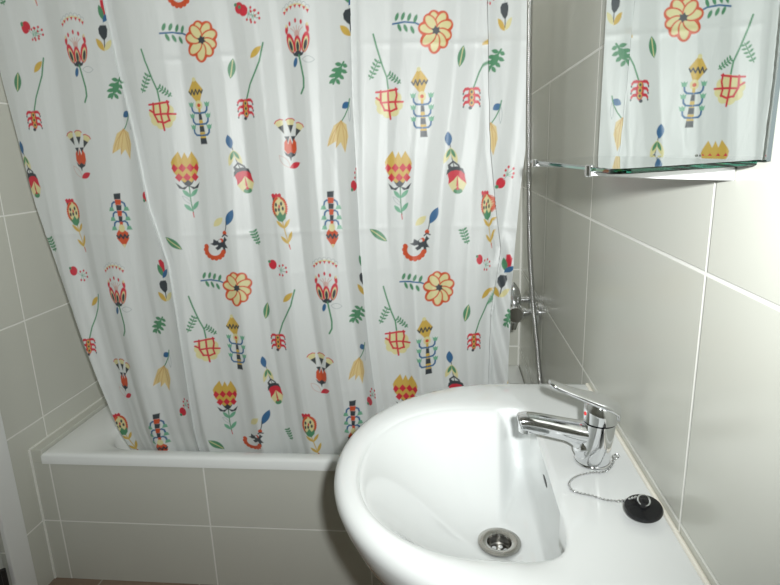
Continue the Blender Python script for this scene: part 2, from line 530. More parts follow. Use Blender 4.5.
hb.lathe([(0.0, 0.0), (0.0034, 0.0), (0.003, 0.0012), (0.0, 0.0014)], (DX, DY, ZF - 0.0150), n=14)
ht = hb.build('drain_holes', M['ceramic'], drain, smooth=True)
ht['label'] = 'pale holes in the drain strainer'
from mathutils.bvhtree import BVHTree
basin = [o for o in sink.children if o.name.startswith('basin')][0]
bvh = BVHTree.FromPolygons([v.co for v in basin.data.vertices], [p.vertices[:] for p in basin.data.polygons])
so = Vector(sink.location)
hit, nor, _, _ = bvh.ray_cast(Vector((0.08, 0.757, 0.7640)) - so, Vector((1, 0, 0)))
if nor.x > 0: nor = -nor
cen = hit + so + nor * 0.0003
tv = Vector((0, 1, 0)); bt = nor.cross(tv).normalized()
ovr = [[cen + nor * dz + tv * (0.0165 * f * math.cos(2 * PI * k / 24)) + bt * (0.0038 * f * math.sin(2 * PI * k / 24)) for k in range(24)] for dz, f in ((-.002, 1.0), (0.0002, 1.0), (0.0002, .7))]
MB().rings(ovr).build('overflow_hole', M['dark'], sink)
MB().tube(spline([(0.2672, y, 0.7915) for y in np.linspace(0.500, 1.052, 24)], 2), 0.0032, 8).build('sealant_bead', M['sealant'], sink, smooth=True)
for o in sink.children:
    if o.name.startswith('sealant'): o['label'] = 'yellowed sealant bead along the wall'

# ---------------------------------------------------------------- basin tap
tp = thing('basin_tap', 'chrome single lever mixer tap standing on the washbasin', 'tap', (0.209, 0.768, 0.7905))
TX, TY = 0.2085, 0.770
MB().lathe([(0.0, 0.0), (0.0258, 0.0), (0.0258, 0.002), (0.0248, 0.0035), (0.0, 0.0035)], (TX, TY, 0.7911), n=40).build('base_ring', M['chrome'], tp, smooth=True)
body = MB()
rr = []
for z, r, dx in ((0.795, .0245, 0), (0.806, .0238, .001), (0.820, .0232, .003), (0.835, .0230, .005), (0.850, .0230, .0065), (0.8545, .0230, .007)):
    rr.append([(TX + dx + r * math.cos(2 * PI * k / 40), TY + r * math.sin(2 * PI * k / 40), z) for k in range(40)])
body.rings(rr).build('body', M['chrome'], tp, smooth=True)
sp_path = spline([(0.214, TY, 0.8335), (0.190, TY + .001, 0.8370), (0.165, TY + .003, 0.8410), (0.140, TY + .005, 0.8455), (0.118, TY + .006, 0.8490), (0.108, TY + .006, 0.8492), (0.102, TY + .006, 0.8475)], 5)
n_ = len(sp_path)
rad = []
for i in range(n_):
    t = i / (n_ - 1)
    rad.append(0.0180 - 0.0036 * min(1, t * 1.25) if t < 0.86 else (0.0142 if t < 0.93 else (0.0125 if t < 1 else 0.0070)))
spt = MB().tube(sp_path, rad, 24).build('spout', M['chrome'], tp, smooth=True)
# flared throat under the spout root
thr = MB().tube(spline([(0.2085, TY, 0.800), (0.200, TY + .001, 0.813), (0.187, TY + .002, 0.827), (0.160, TY + .003, 0.837)], 6), [.0215, .0214, .0213, .0212, .0210, .0205, .0200, .0194, .0187, .0178, .0146, .014, .0134, .0128, .012, .0112, .0104, .0096, .009], 20)
thr.build('throat', M['chrome'], tp, smooth=True)
MB().lathe([(0.0, -0.0015), (0.0085, -0.001), (0.0095, 0.0), (0.0112, 0.0), (0.0118, 0.008), (0.0118, 0.013)], (0.1135, TY + .006, 0.8345), n=24).build('aerator', M['chrome'], spt, smooth=True)
# lever head: a cap with a sloping top that runs out into a flat paddle
rr = []
for z, r in ((0.8555, .0222), (0.8568, .0236), (0.869, .0236), (0.8765, .0233)):
    rr.append([(TX + .0085 + r * math.cos(2 * PI * k / 40), TY + r * math.sin(2 * PI * k / 40), z + (0 if z < .87 else .004 * -math.cos(2 * PI * k / 40))) for k in range(40)])
rr.append([(TX + .0085 + .019 * math.cos(2 * PI * k / 40), TY + .019 * math.sin(2 * PI * k / 40), .884 - .0045 * math.cos(2 * PI * k / 40)) for k in range(40)])
lev = MB().rings(rr)
P = [(0.242, .861, .010, .004), (0.2385, .8755, .0195, .007), (0.226, .8825, .0225, .0075), (0.208, .8885, .0215, .0065), (0.190, .8945, .0170, .0050), (0.170, .9020, .0130, .0042), (0.155, .9085, .0120, .0040), (0.147, .9125, .0105, .0038), (0.1435, .9145, .0070, .0026)]
rr = []
for i, (x, z, hw, th) in enumerate(P):
    rr.append([])
    for k in range(20):
        a = 2 * PI * k / 20
        c, s = math.cos(a), math.sin(a)
        yy = hw * math.copysign(abs(c) ** 0.7, c); zz = th * math.copysign(abs(s) ** 0.8, s)
        rr[-1].append((x + zz * 0.38, TY + yy, z + zz))
lev.rings(rr)
lever = lev.build('lever', M['chrome'], tp, smooth=True)
dot = MB().lathe([(0.0, 0.0), (0.0030, 0.0), (0.0026, 0.0012), (0, .0015)], (TX - .0145, TY - .0045, 0.869), (-1, -.15, 0), 14).build('hot_cold_mark', M['red'], lever)
dot['label'] = 'small red mark under the lever'

# ---------------------------------------------------------------- plug and bead chain
pl = thing('sink_plug', 'black rubber plug on its bead chain lying on the washbasin', 'plug', (0.241, 0.641, 0.7915))
tilt = (-0.10, -0.14, 0.98)
MB().lathe([(0.0, 0.0), (0.017, 0.0), (0.0185, 0.004), (0.0222, 0.0052), (0.0228, 0.0075), (0.0214, 0.0105), (0.013, 0.0125), (0.0062, 0.0128), (0.0052, 0.0155), (0.0045, 0.020), (0.0, 0.0215)], (0.2392, 0.6415, 0.7955), tilt, 36).build('stopper', M['rubber'], pl, smooth=True)
rg = [(0.2388 + (.0070) * math.cos(2 * PI * k / 24), 0.6415 + (.0070) * math.sin(2 * PI * k / 24) * .9, 0.8135 + .0035 * math.sin(2 * PI * k / 24)) for k in range(24)]
ring = MB().tube(rg, 0.0011, 8, closed=True).build('ring', M['chrome'], pl, smooth=True)
cp = spline([(0.2330, 0.7445, 0.8130), (0.2295, 0.7400, 0.8040), (0.2220, 0.7370, 0.7960), (0.2130, 0.7355, 0.7930), (0.1985, 0.7345, 0.7928), (0.176, 0.724, 0.7926), (0.1635, 0.708, 0.7926), (0.163, 0.692, 0.7926),
             (0.172, 0.684, 0.7927), (0.186, 0.679, 0.7928), (0.202, 0.670, 0.7930), (0.218, 0.659, 0.8000), (0.2330, 0.6480, 0.8135)], 30)
cb = MB(); acc = 0.0; last = None; sp_ = 0.0046
for p in cp:
    if last is None or (p - last).length >= sp_:
        cb.ball(p, 0.0021, 8, 5); last = p
cb.tube(cp[::4], 0.00045, 5)
ch = cb.build('bead_chain', M['chrome'], pl, smooth=True)
ch['label'] = 'thin chrome bead chain'
ey = MB().tube([(0.2345 + .0035 * math.cos(2 * PI * k / 14), 0.7430, 0.8150 + .0035 * math.sin(2 * PI * k / 14)) for k in range(14)], 0.0010, 6, closed=True).build('eyelet', M['chrome'], tp, smooth=True)

# ---------------------------------------------------------------- mirror
mi = thing('wall_mirror', 'rectangular frameless mirror on the tiled wall reflecting the curtain', 'mirror', (0.27, 0.80, 1.2255))
y0, y1, z0, z1 = 0.514, 1.025, 1.2228, 1.90
fx = lambda y: 0.2662 - 0.0165 * (y - y0)          # it stands off the wall a little more at its far end
front = [(fx(y), y, z) for y, z in ((y0, z0), (y1, z0), (y1, z1), (y0, z1))]
back_ = [(0.2697, y, z) for y, z in ((y0, z0), (y1, z0), (y1, z1), (y0, z1))]
MB().add(front, [(0, 1, 2, 3)]).build('silvered_glass', M['mirror'], mi)
MB().rings([back_, front], True, False).build('edge', M['mirror_edge'], mi)

# ---------------------------------------------------------------- glass shelf
sh = thing('glass_shelf', 'clear green edged glass shelf on two brackets below the mirror', 'shelf', (0.27, 0.75, 1.217))
gz = lambda x: 1.2185 + (x - 0.138) / 0.131 * 0.0032       # the pane's middle height, slightly fallen at the front
def pane(dz, ins):
    out = []
    r = 0.018
    x0_, x1_, a_, b_ = 0.138 + ins, 0.2685 - ins, 0.497 + ins, 1.0 - ins
    pts = [(x1_, b_), (x0_ + r, b_)]
    for k in range(1, 7): pts.append((x0_ + r - r * math.sin(PI / 2 * k / 6), b_ - r + r * math.cos(PI / 2 * k / 6)))
    ax, ay = x0_, a_ + r * .5
    for k in range(0, 7): pts.append((x0_ + r * .8 - r * .8 * math.cos(PI / 2 * k / 6), a_ + r * .8 - r * .8 * math.sin(PI / 2 * k / 6)))
    pts.append((x1_ - .012, a_ + 0.026)); pts.append((x1_ - .003, a_ + .030)); pts.append((x1_, a_ + .036))
    return [(x, y, gz(x) + dz) for x, y in pts]
MB().rings([pane(-.0023, .0008), pane(-.0016, 0), pane(.0016, 0), pane(.0023, .0008)]).build('glass_pane', M['glass'], sh)
for y in (0.575, 0.925):
    br = MB()
    hw = 0.0045
    top = lambda x: gz(x) - .0029
    xs = np.linspace(0.1385, 0.2692, 8)
    rs_ = []
    for x in xs:
        t = (x - xs[0]) / (xs[-1] - xs[0])
        zt = top(x); zb = zt - (0.0030 + 0.0115 * t ** .8)
        rs_.append([(x, y - hw, zb), (x, y + hw, zb), (x, y + hw, zt), (x, y - hw, zt)])
    bk = br.rings(rs_).build('bracket', M['silver'], sh, bevel=0.0008)
    cl = MB().lathe([(0.0, 0.0), (0.0034, 0.0), (0.0044, 0.001), (0.0044, 0.0105), (0.0034, 0.0115), (0.0, 0.0115)], (0.1372, y, gz(.138) - .0072), n=18)
    cl.build('clip', M['chrome'], bk, smooth=True)

# ---------------------------------------------------------------- added lamp fitting over the tub, unseen, goes with the fill light
cl_ = thing('added_fill_lamp', 'added round opal lamp, unseen above the bathtub, to light the tub area', 'lamp', (-0.20, 1.74, 2.42))
MB().lathe([(0.0, 0.0), (0.15, 0.0), (0.15, 0.03), (0.14, 0.034), (0.0, 0.034)], (-0.20, 1.74, 2.4195), (0, 0, -1), 40).build('base', M['paint'], cl_, smooth=True)
m, nt, p = new_mat('fill_glow_glass')
p.inputs['Base Color'].default_value = (0.9, 0.9, 0.87, 1)
p.inputs['Emission Color'].default_value = (1, 0.98, 0.92, 1)
p.inputs['Emission Strength'].default_value = 1.5  # glow of the added lamp's diffuser
MB().lathe([(0.135, 0.0), (0.13, 0.02), (0.10, 0.035), (0.05, 0.044), (0.0, 0.046)], (-0.20, 1.74, 2.385), (0, 0, -1), 40).build('diffuser', m, cl_, smooth=True)

# ---------------------------------------------------------------- shower curtain: pleated satin with a printed folk-flower repeat
def interp(z, tab):
    zs = [t[1] for t in tab][::-1]; xs = [t[0] for t in tab][::-1]
    return np.interp(z, zs, xs)
LEFT = [(-1.155, 1.97), (-1.124, 1.439), (-1.092, 1.136), (-1.052, 0.918), (-0.994, 0.655), (-0.940, 0.41), (-0.932, 0.33)]
RIGHT = [(0.183, 1.97), (0.181, 1.563), (0.185, 1.236), (0.175, 1.143), (0.166, 1.021), (0.158, 0.893), (0.155, 0.641), (0.15, 0.33)]
F1 = [(-0.83, 1.97), (-0.813, 1.618), (-0.802, 1.483), (-0.779, 1.305), (-0.764, 1.116), (-0.729, 0.97), (-0.725, 0.88), (-0.722, 0.788), (-0.715, 0.441), (-0.71, 0.33)]
F2 = [(-0.21, 1.97), (-0.215, 1.585), (-0.221, 1.366), (-0.219, 1.249), (-0.218, 1.002), (-0.207, 0.76), (-0.192, 0.588), (-0.18, 0.33)]
F3 = [(0.09, 1.97), (0.092, 1.568), (0.096, 1.397), (0.102, 1.239), (0.116, 1.108), (0.131, 1.00), (0.116, 0.89), (0.108, 0.83), (0.104, 0.65), (0.10, 0.33)]
INST = [
('A',-0.585,1.518,0,1.00),('A',-0.023,1.511,0,1.00),('A',-0.558,0.905,0,1.00),('A',-0.023,0.898,0,1.00),('B',-0.901,1.499,0,0.95),
    ('B',-0.349,1.497,0,1.00),('B',-0.892,0.886,0,0.90),('B',-0.315,0.892,0,1.00),('C',-1.052,1.351,0,0.85),('C',-0.494,1.358,0,1.00),
    ('C',0.059,1.361,0,0.95),('C',-1.003,0.741,0,0.75),('C',-0.461,0.751,0,1.00),('C',0.066,0.755,0,0.80),('D',-0.520,1.452,0,1.00),
    ('D',-1.077,1.444,0,1.10),('D',0.036,1.454,0,1.00),('D',-1.041,0.832,0,0.80),('D',-0.487,0.838,0,1.00),('D',0.048,0.833,0,1.00),
    ('E',-0.704,1.350,0,1.00),('E',-0.137,1.356,0,1.00),('E',-0.661,0.731,0,1.00),('E',-0.135,0.752,0,1.00),('F',-0.610,1.370,0,1.00),
    ('F',-0.058,1.368,0,1.00),('F',-0.577,0.765,0,1.00),('F',-0.056,0.757,0,1.00),('G',-0.479,1.584,0,1.00),('G',-1.024,1.571,0,1.00),
    ('G',-0.449,0.966,0,1.00),('G',-1.008,0.956,0,0.80),('G',0.085,0.972,0,0.70),('g',-0.764,1.162,0,0.80),('g',0.134,1.170,-10,1.00),
    ('g',-0.225,1.175,0,0.70),('g',-0.745,0.559,0,0.90),('g',-0.211,0.599,0,0.70),('H',-0.941,1.268,0,1.00),('H',-0.388,1.277,0,1.00),
    ('H',-0.920,0.649,0,0.75),('H',-0.348,0.668,0,1.00),('I',-0.803,1.322,0,1.00),('I',-0.248,1.321,0,1.00),('I',-0.785,0.686,0,1.00),
    ('I',-0.234,0.712,0,0.80),('I',0.108,1.303,0,1.0),('I',0.180,0.678,0,0.80),('J',-0.664,1.212,0,1.00),('J',-0.120,1.196,0,1.00),
    ('J',-0.627,0.588,0,1.00),('J',-0.118,0.612,0,1.00),('K',-0.522,1.210,6,0.95),('K',0.017,1.197,0,1.00),('K',-0.489,0.623,8,0.80),
    ('K',-1.090,1.214,4,0.70),('K',0.016,0.637,0,1.00),('L',-0.993,1.118,0,0.80),('L',-0.426,1.118,0,1.00),('L',-0.952,0.503,6,0.90),
    ('L',-0.389,0.516,0,1.00),('L',0.096,1.111,0,0.70),('M',-0.852,1.086,0,1.00),('M',-0.291,1.077,0,1.00),('M',-0.829,0.467,0,1.00),
    ('M',-0.262,0.515,0,1.00),('N',-0.714,1.028,0,1.00),('N',-0.173,1.039,0,1.00),('N',-0.667,0.439,-14,1.00),('O',-0.598,1.037,0,1.00),
    ('O',-0.072,1.030,0,1.00),('O',-0.551,0.476,0,1.00),('P',-0.499,1.038,0,1.00),('P',0.043,1.033,0,1.00),('P',-1.063,1.031,0,1.00),
    ('P',-0.453,0.472,0,0.80),('Q',-0.812,1.416,0,1.00),('Q',-0.254,1.426,0,1.00),('Q',-0.786,0.803,0,1.00),('Q',-0.236,0.832,0,1.00),
    ('Q',0.110,1.436,0,1.00),('Q',0.152,0.820,0,0.50),('R',-0.822,1.556,-8,0.80),('R',-0.221,1.558,0,1.00),('R',-0.753,0.926,0,0.90),
    ('R',-0.213,0.944,0,0.80),('R',0.138,0.927,-14,0.90),('R',0.131,1.553,0,0.65),
]
NS = 800
zf = np.concatenate([np.arange(0.345, 1.66, 0.0017), np.arange(1.66, 1.965, 0.0034)])
NZ = len(zf)
S = np.linspace(0, 1, NS)
XLz, XRz = interp(zf, LEFT), interp(zf, RIGHT)
GX = XLz[:, None] + (XRz - XLz)[:, None] * S[None, :]
GZ = np.repeat(zf[:, None], NS, 1)

WHITE = np.array((0.70, 0.725, 0.72))
COL = np.ones((NZ, NS, 3)) * WHITE
RED, ORANGE, GOLD, CREAM = (0.60, 0.022, 0.045), (0.62, 0.080, 0.020), (0.62, 0.41, 0.075), (0.72, 0.66, 0.34)
INK, GREEN, BLUE, PINK = (0.035, 0.045, 0.055), (0.075, 0.26, 0.13), (0.03, 0.13, 0.29), (0.62, 0.42, 0.38)
BELL, MINT, GREY = (0.72, 0.56, 0.26), (0.16, 0.42, 0.27), (0.40, 0.45, 0.46)
K = 0.000556            # metres per drawing unit

class Pen:
    """Prints shapes onto the cloth around one anchor; drawing units, y down."""
    def __init__(self, x0, z0, ang, sx, clip):
        self.x0, self.z0, self.sx, self.clip = x0, z0, sx, clip
        a = math.radians(ang); self.c, self.s = math.cos(a), math.sin(a)
    def region(self, pts, pad):
        P = np.array(pts, float)
        x0, y0 = P.min(0) - pad; x1, y1 = P.max(0) + pad
        cs = [(x0, y0), (x1, y0), (x0, y1), (x1, y1)]
        wx = [self.x0 + K * self.sx * (x * self.c + y * self.s) for x, y in cs]
        wz = [self.z0 - K * (y * self.c - x * self.s) for x, y in cs]
        r0, r1 = np.searchsorted(zf, min(wz)), np.searchsorted(zf, max(wz))
        if r0 >= r1: return None
        a = min((min(wx) - XLz[r]) / (XRz[r] - XLz[r]) for r in (r0, r1 - 1))
        b = max((max(wx) - XLz[r]) / (XRz[r] - XLz[r]) for r in (r0, r1 - 1))
        c0, c1 = max(0, int(a * NS) - 1), min(NS, int(b * NS) + 2)
        if c0 >= c1: return None
        lx = (GX[r0:r1, c0:c1] - self.x0) / (K * self.sx); ly = (self.z0 - GZ[r0:r1, c0:c1]) / K
        x = lx * self.c - ly * self.s
        y = lx * self.s + ly * self.c
        return (slice(r0, r1), slice(c0, c1)), x, y
    def put(self, sl, sd, col):
        m = np.clip(0.5 - sd / 3.0, 0, 1)
        if self.clip is not None:
            fx, side = self.clip
            m = m * (((GX[sl] - interp(GZ[sl], fx)) * side) > 0)
        COL[sl] += (np.array(col) - COL[sl]) * m[..., None]
    def poly(self, pts, col):
        g = self.region(pts, 4)
        if not g: return
        sl, x, y = g
        d2 = np.full(x.shape, 1e9); ins = np.zeros(x.shape, bool)
        n = len(pts)
        for i in range(n):
            ax, ay = pts[i]; bx, by = pts[(i + 1) % n]
            ex, ey = bx - ax, by - ay
            t = np.clip(((x - ax) * ex + (y - ay) * ey) / (ex * ex + ey * ey + 1e-9), 0, 1)
            d2 = np.minimum(d2, (x - ax - t * ex) ** 2 + (y - ay - t * ey) ** 2)
            if abs(ey) > 1e-9:
                ins ^= ((ay > y) != (by > y)) & (x < (y - ay) * ex / ey + ax)
        d = np.sqrt(d2)
        self.put(sl, np.where(ins, -d, d), col)
    def line(self, pts, w, col):
        g = self.region(pts, w + 4)
        if not g: return
        sl, x, y = g
        d2 = np.full(x.shape, 1e9)
        for (ax, ay), (bx, by) in zip(pts[:-1], pts[1:]):
            ex, ey = bx - ax, by - ay
            t = np.clip(((x - ax) * ex + (y - ay) * ey) / (ex * ex + ey * ey + 1e-9), 0, 1)
            d2 = np.minimum(d2, (x - ax - t * ex) ** 2 + (y - ay - t * ey) ** 2)
        self.put(sl, np.sqrt(d2) - w / 2, col)
    def ell(self, cx, cy, rx, ry, col, ang=0):
        R_ = max(rx, ry)
        g = self.region([(cx - R_, cy - R_), (cx + R_, cy + R_)], 4)
        if not g: return
        sl, x, y = g
        a = math.radians(ang); c, s = math.cos(a), math.sin(a)
        u = (x - cx) * c + (y - cy) * s; v = -(x - cx) * s + (y - cy) * c
        k = np.sqrt((u / rx) ** 2 + (v / ry) ** 2)
        self.put(sl, (k - 1) * min(rx, ry), col)
    def leaf(self, x0, y0, x1, y1, w, col, vein=None, outline=None):
        dx, dy = x1 - x0, y1 - y0; L_ = math.hypot(dx, dy); nx, ny = -dy / L_, dx / L_
        pts = []
        for sgn in (1, -1):
            rng = [i / 8 for i in range(8)] if sgn > 0 else [1 - i / 8 for i in range(8)]
            for t in rng:
                b = w / 2 * math.sin(PI * t) ** 0.8 * sgn if 0 < t < 1 else 0
                pts.append((x0 + dx * t + nx * b, y0 + dy * t + ny * b))
        if outline:
            self.line(pts + [pts[0]], 2.2, outline)
        else:
            self.poly(pts, col)
        if vein: self.line([(x0 + dx * .1, y0 + dy * .1), (x0 + dx * .9, y0 + dy * .9)], 4, vein)
    def arc(self, cx, cy, r, a0, a1, w, col, n=12, ry=None):
        ry = ry or r
        self.line([(cx + r * math.cos(math.radians(a0 + (a1 - a0) * i / n)), cy + ry * math.sin(math.radians(a0 + (a1 - a0) * i / n))) for i in range(n + 1)], w, col)
    def fern(self, x0, y0, x1, y1, n, l, w, col):
        dx, dy = x1 - x0, y1 - y0; L_ = math.hypot(dx, dy); ux, uy = dx / L_, dy / L_
        self.line([(x0, y0), (x1, y1)], 4, col)
        for i in range(n):
            t = (i + .5) / n; ll = l * (0.55 + 0.9 * t * (1.35 - t))
            for s in (1, -1):
                bx, by = x0 + dx * t, y0 + dy * t
                self.leaf(bx, by, bx - (uy * s) * ll + ux * ll * .45, by + (ux * s) * ll + uy * ll * .45, w, col)

def m_A(p):
    p.line([(-50, -14), (-85, -32), (-130, -38), (-180, -34)], 7, BLUE)
    for x, y, u in ((-162, -60, -1), (-136, -60, -1), (-110, -55, -1), (-84, -48, -1)): p.ell(x, y, 7, 16, GREEN, 22)
    for x, y in ((-152, -18), (-126, -14), (-98, -6)): p.ell(x, y, 7, 16, GREEN, -22)
    A = [(-100, 64), (-58, 68), (-22, 66), (20, 60), (58, 64), (98, 74), (140, 70), (190, 66), (232, 62)]
    for a, r in A: p.ell(math.cos(math.radians(a)) * r * .58, math.sin(math.radians(a)) * r * .68, r * .56, 29, ORANGE, a)
    for a, r in A:
        x, y = math.cos(math.radians(a)) * r * .56, math.sin(math.radians(a)) * r * .66
        p.ell(x, y, r * .53, 23, ORANGE, a); p.ell(x, y, r * .46, 17, CREAM, a)
    for k in range(6):
        a = math.radians(k * 60 + 20)
        p.poly([(math.cos(a) * 20, math.sin(a) * 20), (math.cos(a + 1.2) * 11, math.sin(a + 1.2) * 11), (math.cos(a - 1.2) * 11, math.sin(a - 1.2) * 11)], INK)
    p.ell(0, 0, 12, 12, INK)
def m_B(p):
    p.arc(0, -112, 58, 205, 335, 6, CREAM, ry=42)
    for k in range(7):
        a = math.radians(208 + k * 20.5); x, y = 60 * math.cos(a), -112 + 40 * math.sin(a)
        p.poly([(x - 7, y), (x + 7, y), (x, y + 14)], RED); p.arc(x, y - 6, 9, 180, 360, 1.8, GREY, 6, 12)
    for dx in (-28, -14, 0, 14, 28): p.line([(0, -20), (dx * .5, -52), (dx, -72 + abs(dx) * .3)], 3.5, PINK)
    p.ell(0, -38, 12, 16, PINK)
    for x, y in ((-32, -82), (-4, -92), (22, -84)): p.ell(x, y, 5, 9, RED)
    for s in (-1, 1):
        p.line([(s * 40, -15), (s * 48, -48)], 4, RED); p.ell(s * 48, -60, 7, 17, RED, -s * 8); p.ell(s * 48, -74, 4, 7, CREAM)
    for x, a in ((-32, -14), (36, 14)):
        p.ell(x, -5, 17, 42, RED, a); p.ell(x, 2, 10, 30, CREAM, a); p.ell(x, 5, 7, 22, INK, a)
    p.ell(0, 5, 17, 38, RED); p.ell(0, 8, 10, 27, CREAM); p.ell(0, 10, 7, 20, INK)
    p.poly([(-32, 25), (-18, 36), (0, 24), (18, 36), (32, 25), (20, 46), (0, 52), (-20, 46)], INK)
    p.line([(3, 45), (12, 100), (18, 140), (16, 175), (2, 200)], 8, GREEN)
    p.ell(-16, 72, 9, 20, BLUE, 18); p.leaf(18, 62, 70, 66, 26, CREAM, outline=GREY)
def m_C(p):
    p.line([(8, -38), (32, -98), (62, -150), (84, -190), (106, -264)], 7, GREEN)
    p.leaf(45, -205, 96, -252, 26, GOLD)
    for s in (-1, 1):
        for y in (-27, 0, 26):
            p.poly([(0, y - 8), (s * 16, y - 15), (s * 30, y - 13), (s * 39, y - 1), (s * 37, y + 13), (s * 28, y - 1), (s * 14, y - 2), (0, y + 6)], RED)
            p.ell(s * 37, y + 11, 3.2, 4.5, INK)
    p.ell(0, 0, 17, 40, RED); p.ell(-6, 42, 8, 7, INK)
    for y in (-22, 0, 22): p.ell(0, y, 9.5, 11, GOLD); p.ell(0, y, 5, 6, INK)
def m_D(p):
    p.leaf(-10, 42, 8, -42, 32, GREEN, vein=CREAM)
def m_E(p):
    p.line([(-57, -275), (-45, -225), (-25, -155), (-7, -105), (-1, -45)], 7, GREEN)
    p.fern(-78, -98, -40, -172, 5, 20, 9, GREEN); p.fern(52, -78, 0, -118, 5, 18, 8, GREEN)
    for k in range(8):
        a = k * PI / 4 + .2; p.ell(38 * math.cos(a), 2 + 38 * math.sin(a), 23, 23, CREAM)
    p.ell(0, 0, 45, 45, CREAM)
    for l in ([(-54, -45), (-34, -46), (36, -54)], [(-34, -2), (10, -4), (60, -2)], [(-22, 28), (8, 34), (32, 24)], [(-34, -50), (-36, -4), (-20, 30)], [(-4, -50), (-4, 0), (4, 66)], [(30, -58), (34, -30), (26, 0), (32, 26)], [(-54, -22), (-36, -10)]):
        p.line(l, 8.5, RED)
def m_F(p):
    p.poly([(-12, -116), (26, -66), (2, 2), (-46, -58)], GOLD); p.ell(-12, -108, 9, 9, CREAM)
    p.line([(-42, -58), (-34, -46), (-26, -66), (-18, -44), (-8, -66), (0, -46), (10, -64), (18, -50), (24, -62)], 6, INK)
    p.ell(0, 0, 17, 20, CREAM)
    c = [INK, GOLD, INK, GOLD, INK]
    for i in range(6):
        y0, y1 = 12 + i * 26, 12 + i * 26 + 26; w0, w1 = 5 + i * 1.8, 6.8 + i * 1.8
        p.poly([(-w0 + i * .9, y0), (w0 + i * .9, y0), (w1 + i * .9 + 1, y1), (-w1 + i * .9 + 1, y1)], [GOLD, INK, GOLD, INK, GOLD, INK][i])
    for i, y in enumerate((34, 82, 130)):
        for s in (-1, 1):
            p.line([(s * 4, y), (s * 26, y - 2), (s * 35, y - 12), (s * 37, y - 28)], 8, BLUE)
            x = s * 38; p.poly([(x - 13, y - 48), (x - 4, y - 43), (x, y - 49), (x + 5, y - 43), (x + 13, y - 48), (x + 8, y - 28), (x - 8, y - 28)], MINT)
    p.ell(0, 1, 8, 8, ORANGE)
def m_G(p, s=1):
    p.ell(-14 * s, 0, 20, 23, RED); p.ell(-30 * s, -14, 7, 7, GREEN)
    p.line([(4 * s, 8), (24 * s, 28), (46 * s, 34)], 2.5, GREY)
    for x, y in ((20, 6), (38, 2), (52, 14), (54, 34), (34, 50), (18, 48)):
        p.line([(26 * s, 26), (x * s, y)], 2, MINT); p.ell(x * s, y, 4.5, 5.5, RED)
def m_g(p):
    p.ell(-8, 18, 21, 23, RED); p.ell(-22, 36, 8, 8, GREEN)
    p.line([(2, 2), (12, -14), (20, -34)], 2.5, GREY)
    for x, y in ((2, -16), (4, -38), (14, -54), (36, -50), (40, -30), (38, -14)):
        p.line([(14, -18), (x, y)], 2, MINT); p.ell(x, y, 5, 6, RED)
def m_H(p):
    for x, y, a in ((-36, -66, -22), (8, -70, 3), (46, -50, 28)):
        t = math.radians(a); c, s = math.cos(t), math.sin(t)
        q = lambda u, v: (x + u * c - v * s, y + u * s + v * c)
        p.poly([q(-20, -18), q(-10, -24), q(10, -24), q(20, -18), q(0, 36)], CREAM)
        p.poly([q(-13, 2), q(13, 2), q(0, 38)], INK); p.line([q(-20, -18), q(-10, -25), q(10, -25), q(20, -18)], 4, RED)
    p.poly([(-22, -20), (0, -20), (-9, 10)], INK); p.poly([(6, -20), (28, -20), (16, 10)], INK)
    p.poly([(-26, 38), (-24, 6), (-14, -8), (-8, 14), (2, -14), (10, 14), (20, -10), (30, 8), (30, 38), (20, 56), (-14, 56)], ORANGE)
    p.poly([(-28, 44), (-12, 58), (2, 48), (18, 58), (30, 42), (20, 64), (4, 72), (0, 88), (-6, 72), (-20, 62)], INK)
    p.leaf(-6, 116, -50, 62, 26, CREAM, outline=PINK); p.leaf(-8, 118, 42, 96, 26, RED)
def m_I(p):
    p.leaf(32, -70, -2, -48, 28, BLUE); p.line([(34, -84), (28, -52), (10, -18), (-6, 4)], 5, GREEN); p.leaf(30, 8, 32, -60, 12, CREAM, outline=GREY)
    for pts in ([(-10, 2), (-44, 22), (-70, 78), (-78, 110), (-40, 90), (-14, 40)], [(-12, 0), (-36, 60), (-40, 118), (-10, 86), (4, 30)], [(-10, 2), (14, 20), (20, 70), (2, 138), (-18, 90), (-22, 30)]):
        p.poly(pts, BELL)
    for l in ([(-12, 4), (-50, 56), (-74, 106)], [(-10, 6), (-28, 70), (-38, 112)], [(-8, 4), (0, 70), (2, 132)], [(-10, 4), (12, 50), (10, 100)], [(-12, 6), (-34, 40), (-52, 92)]):
        p.line(l, 2, (0.55, 0.30, 0.10))
def m_J(p):
    p.line([(8, 70), (8, 140), (12, 190)], 5, GREEN); p.line([(11, 190), (13, 212)], 4, RED)
    for x, y, X, Y in ((8, 120, -22, 84), (8, 118, 44, 82), (9, 184, -22, 150), (10, 180, 42, 138)): p.leaf(x, y, X, Y, 18, MINT)
    p.leaf(8, 150, -26, 112, 14, CREAM, outline=GREY)
    p.poly([(-58, -40), (-50, -56), (-22, -88), (-10, -56), (4, -84), (16, -56), (34, -86), (56, -50), (62, -32), (56, 0), (38, 34), (6, 68), (-28, 36), (-52, 2)], GOLD)
    for i, (y, xs) in enumerate(((-14, (-46, -12, 22, 52)), (5, ()), (28, (-30, 4, 38)))):
        for x in xs:
            h = 20; w = 17
            p.poly([(max(-58, x - w), y), (x, y - h), (min(62, x + w), y), (x, y + h)], RED)
    p.poly([(-22, 42), (-8, 52), (6, 40), (20, 52), (34, 40), (20, 62), (6, 72), (-8, 64)], INK)
    for s in (-1, 1): p.poly([(6, 66), (6 + s * 26, 74), (6 + s * 52, 52), (6 + s * 40, 78), (6 + s * 18, 84)], INK)
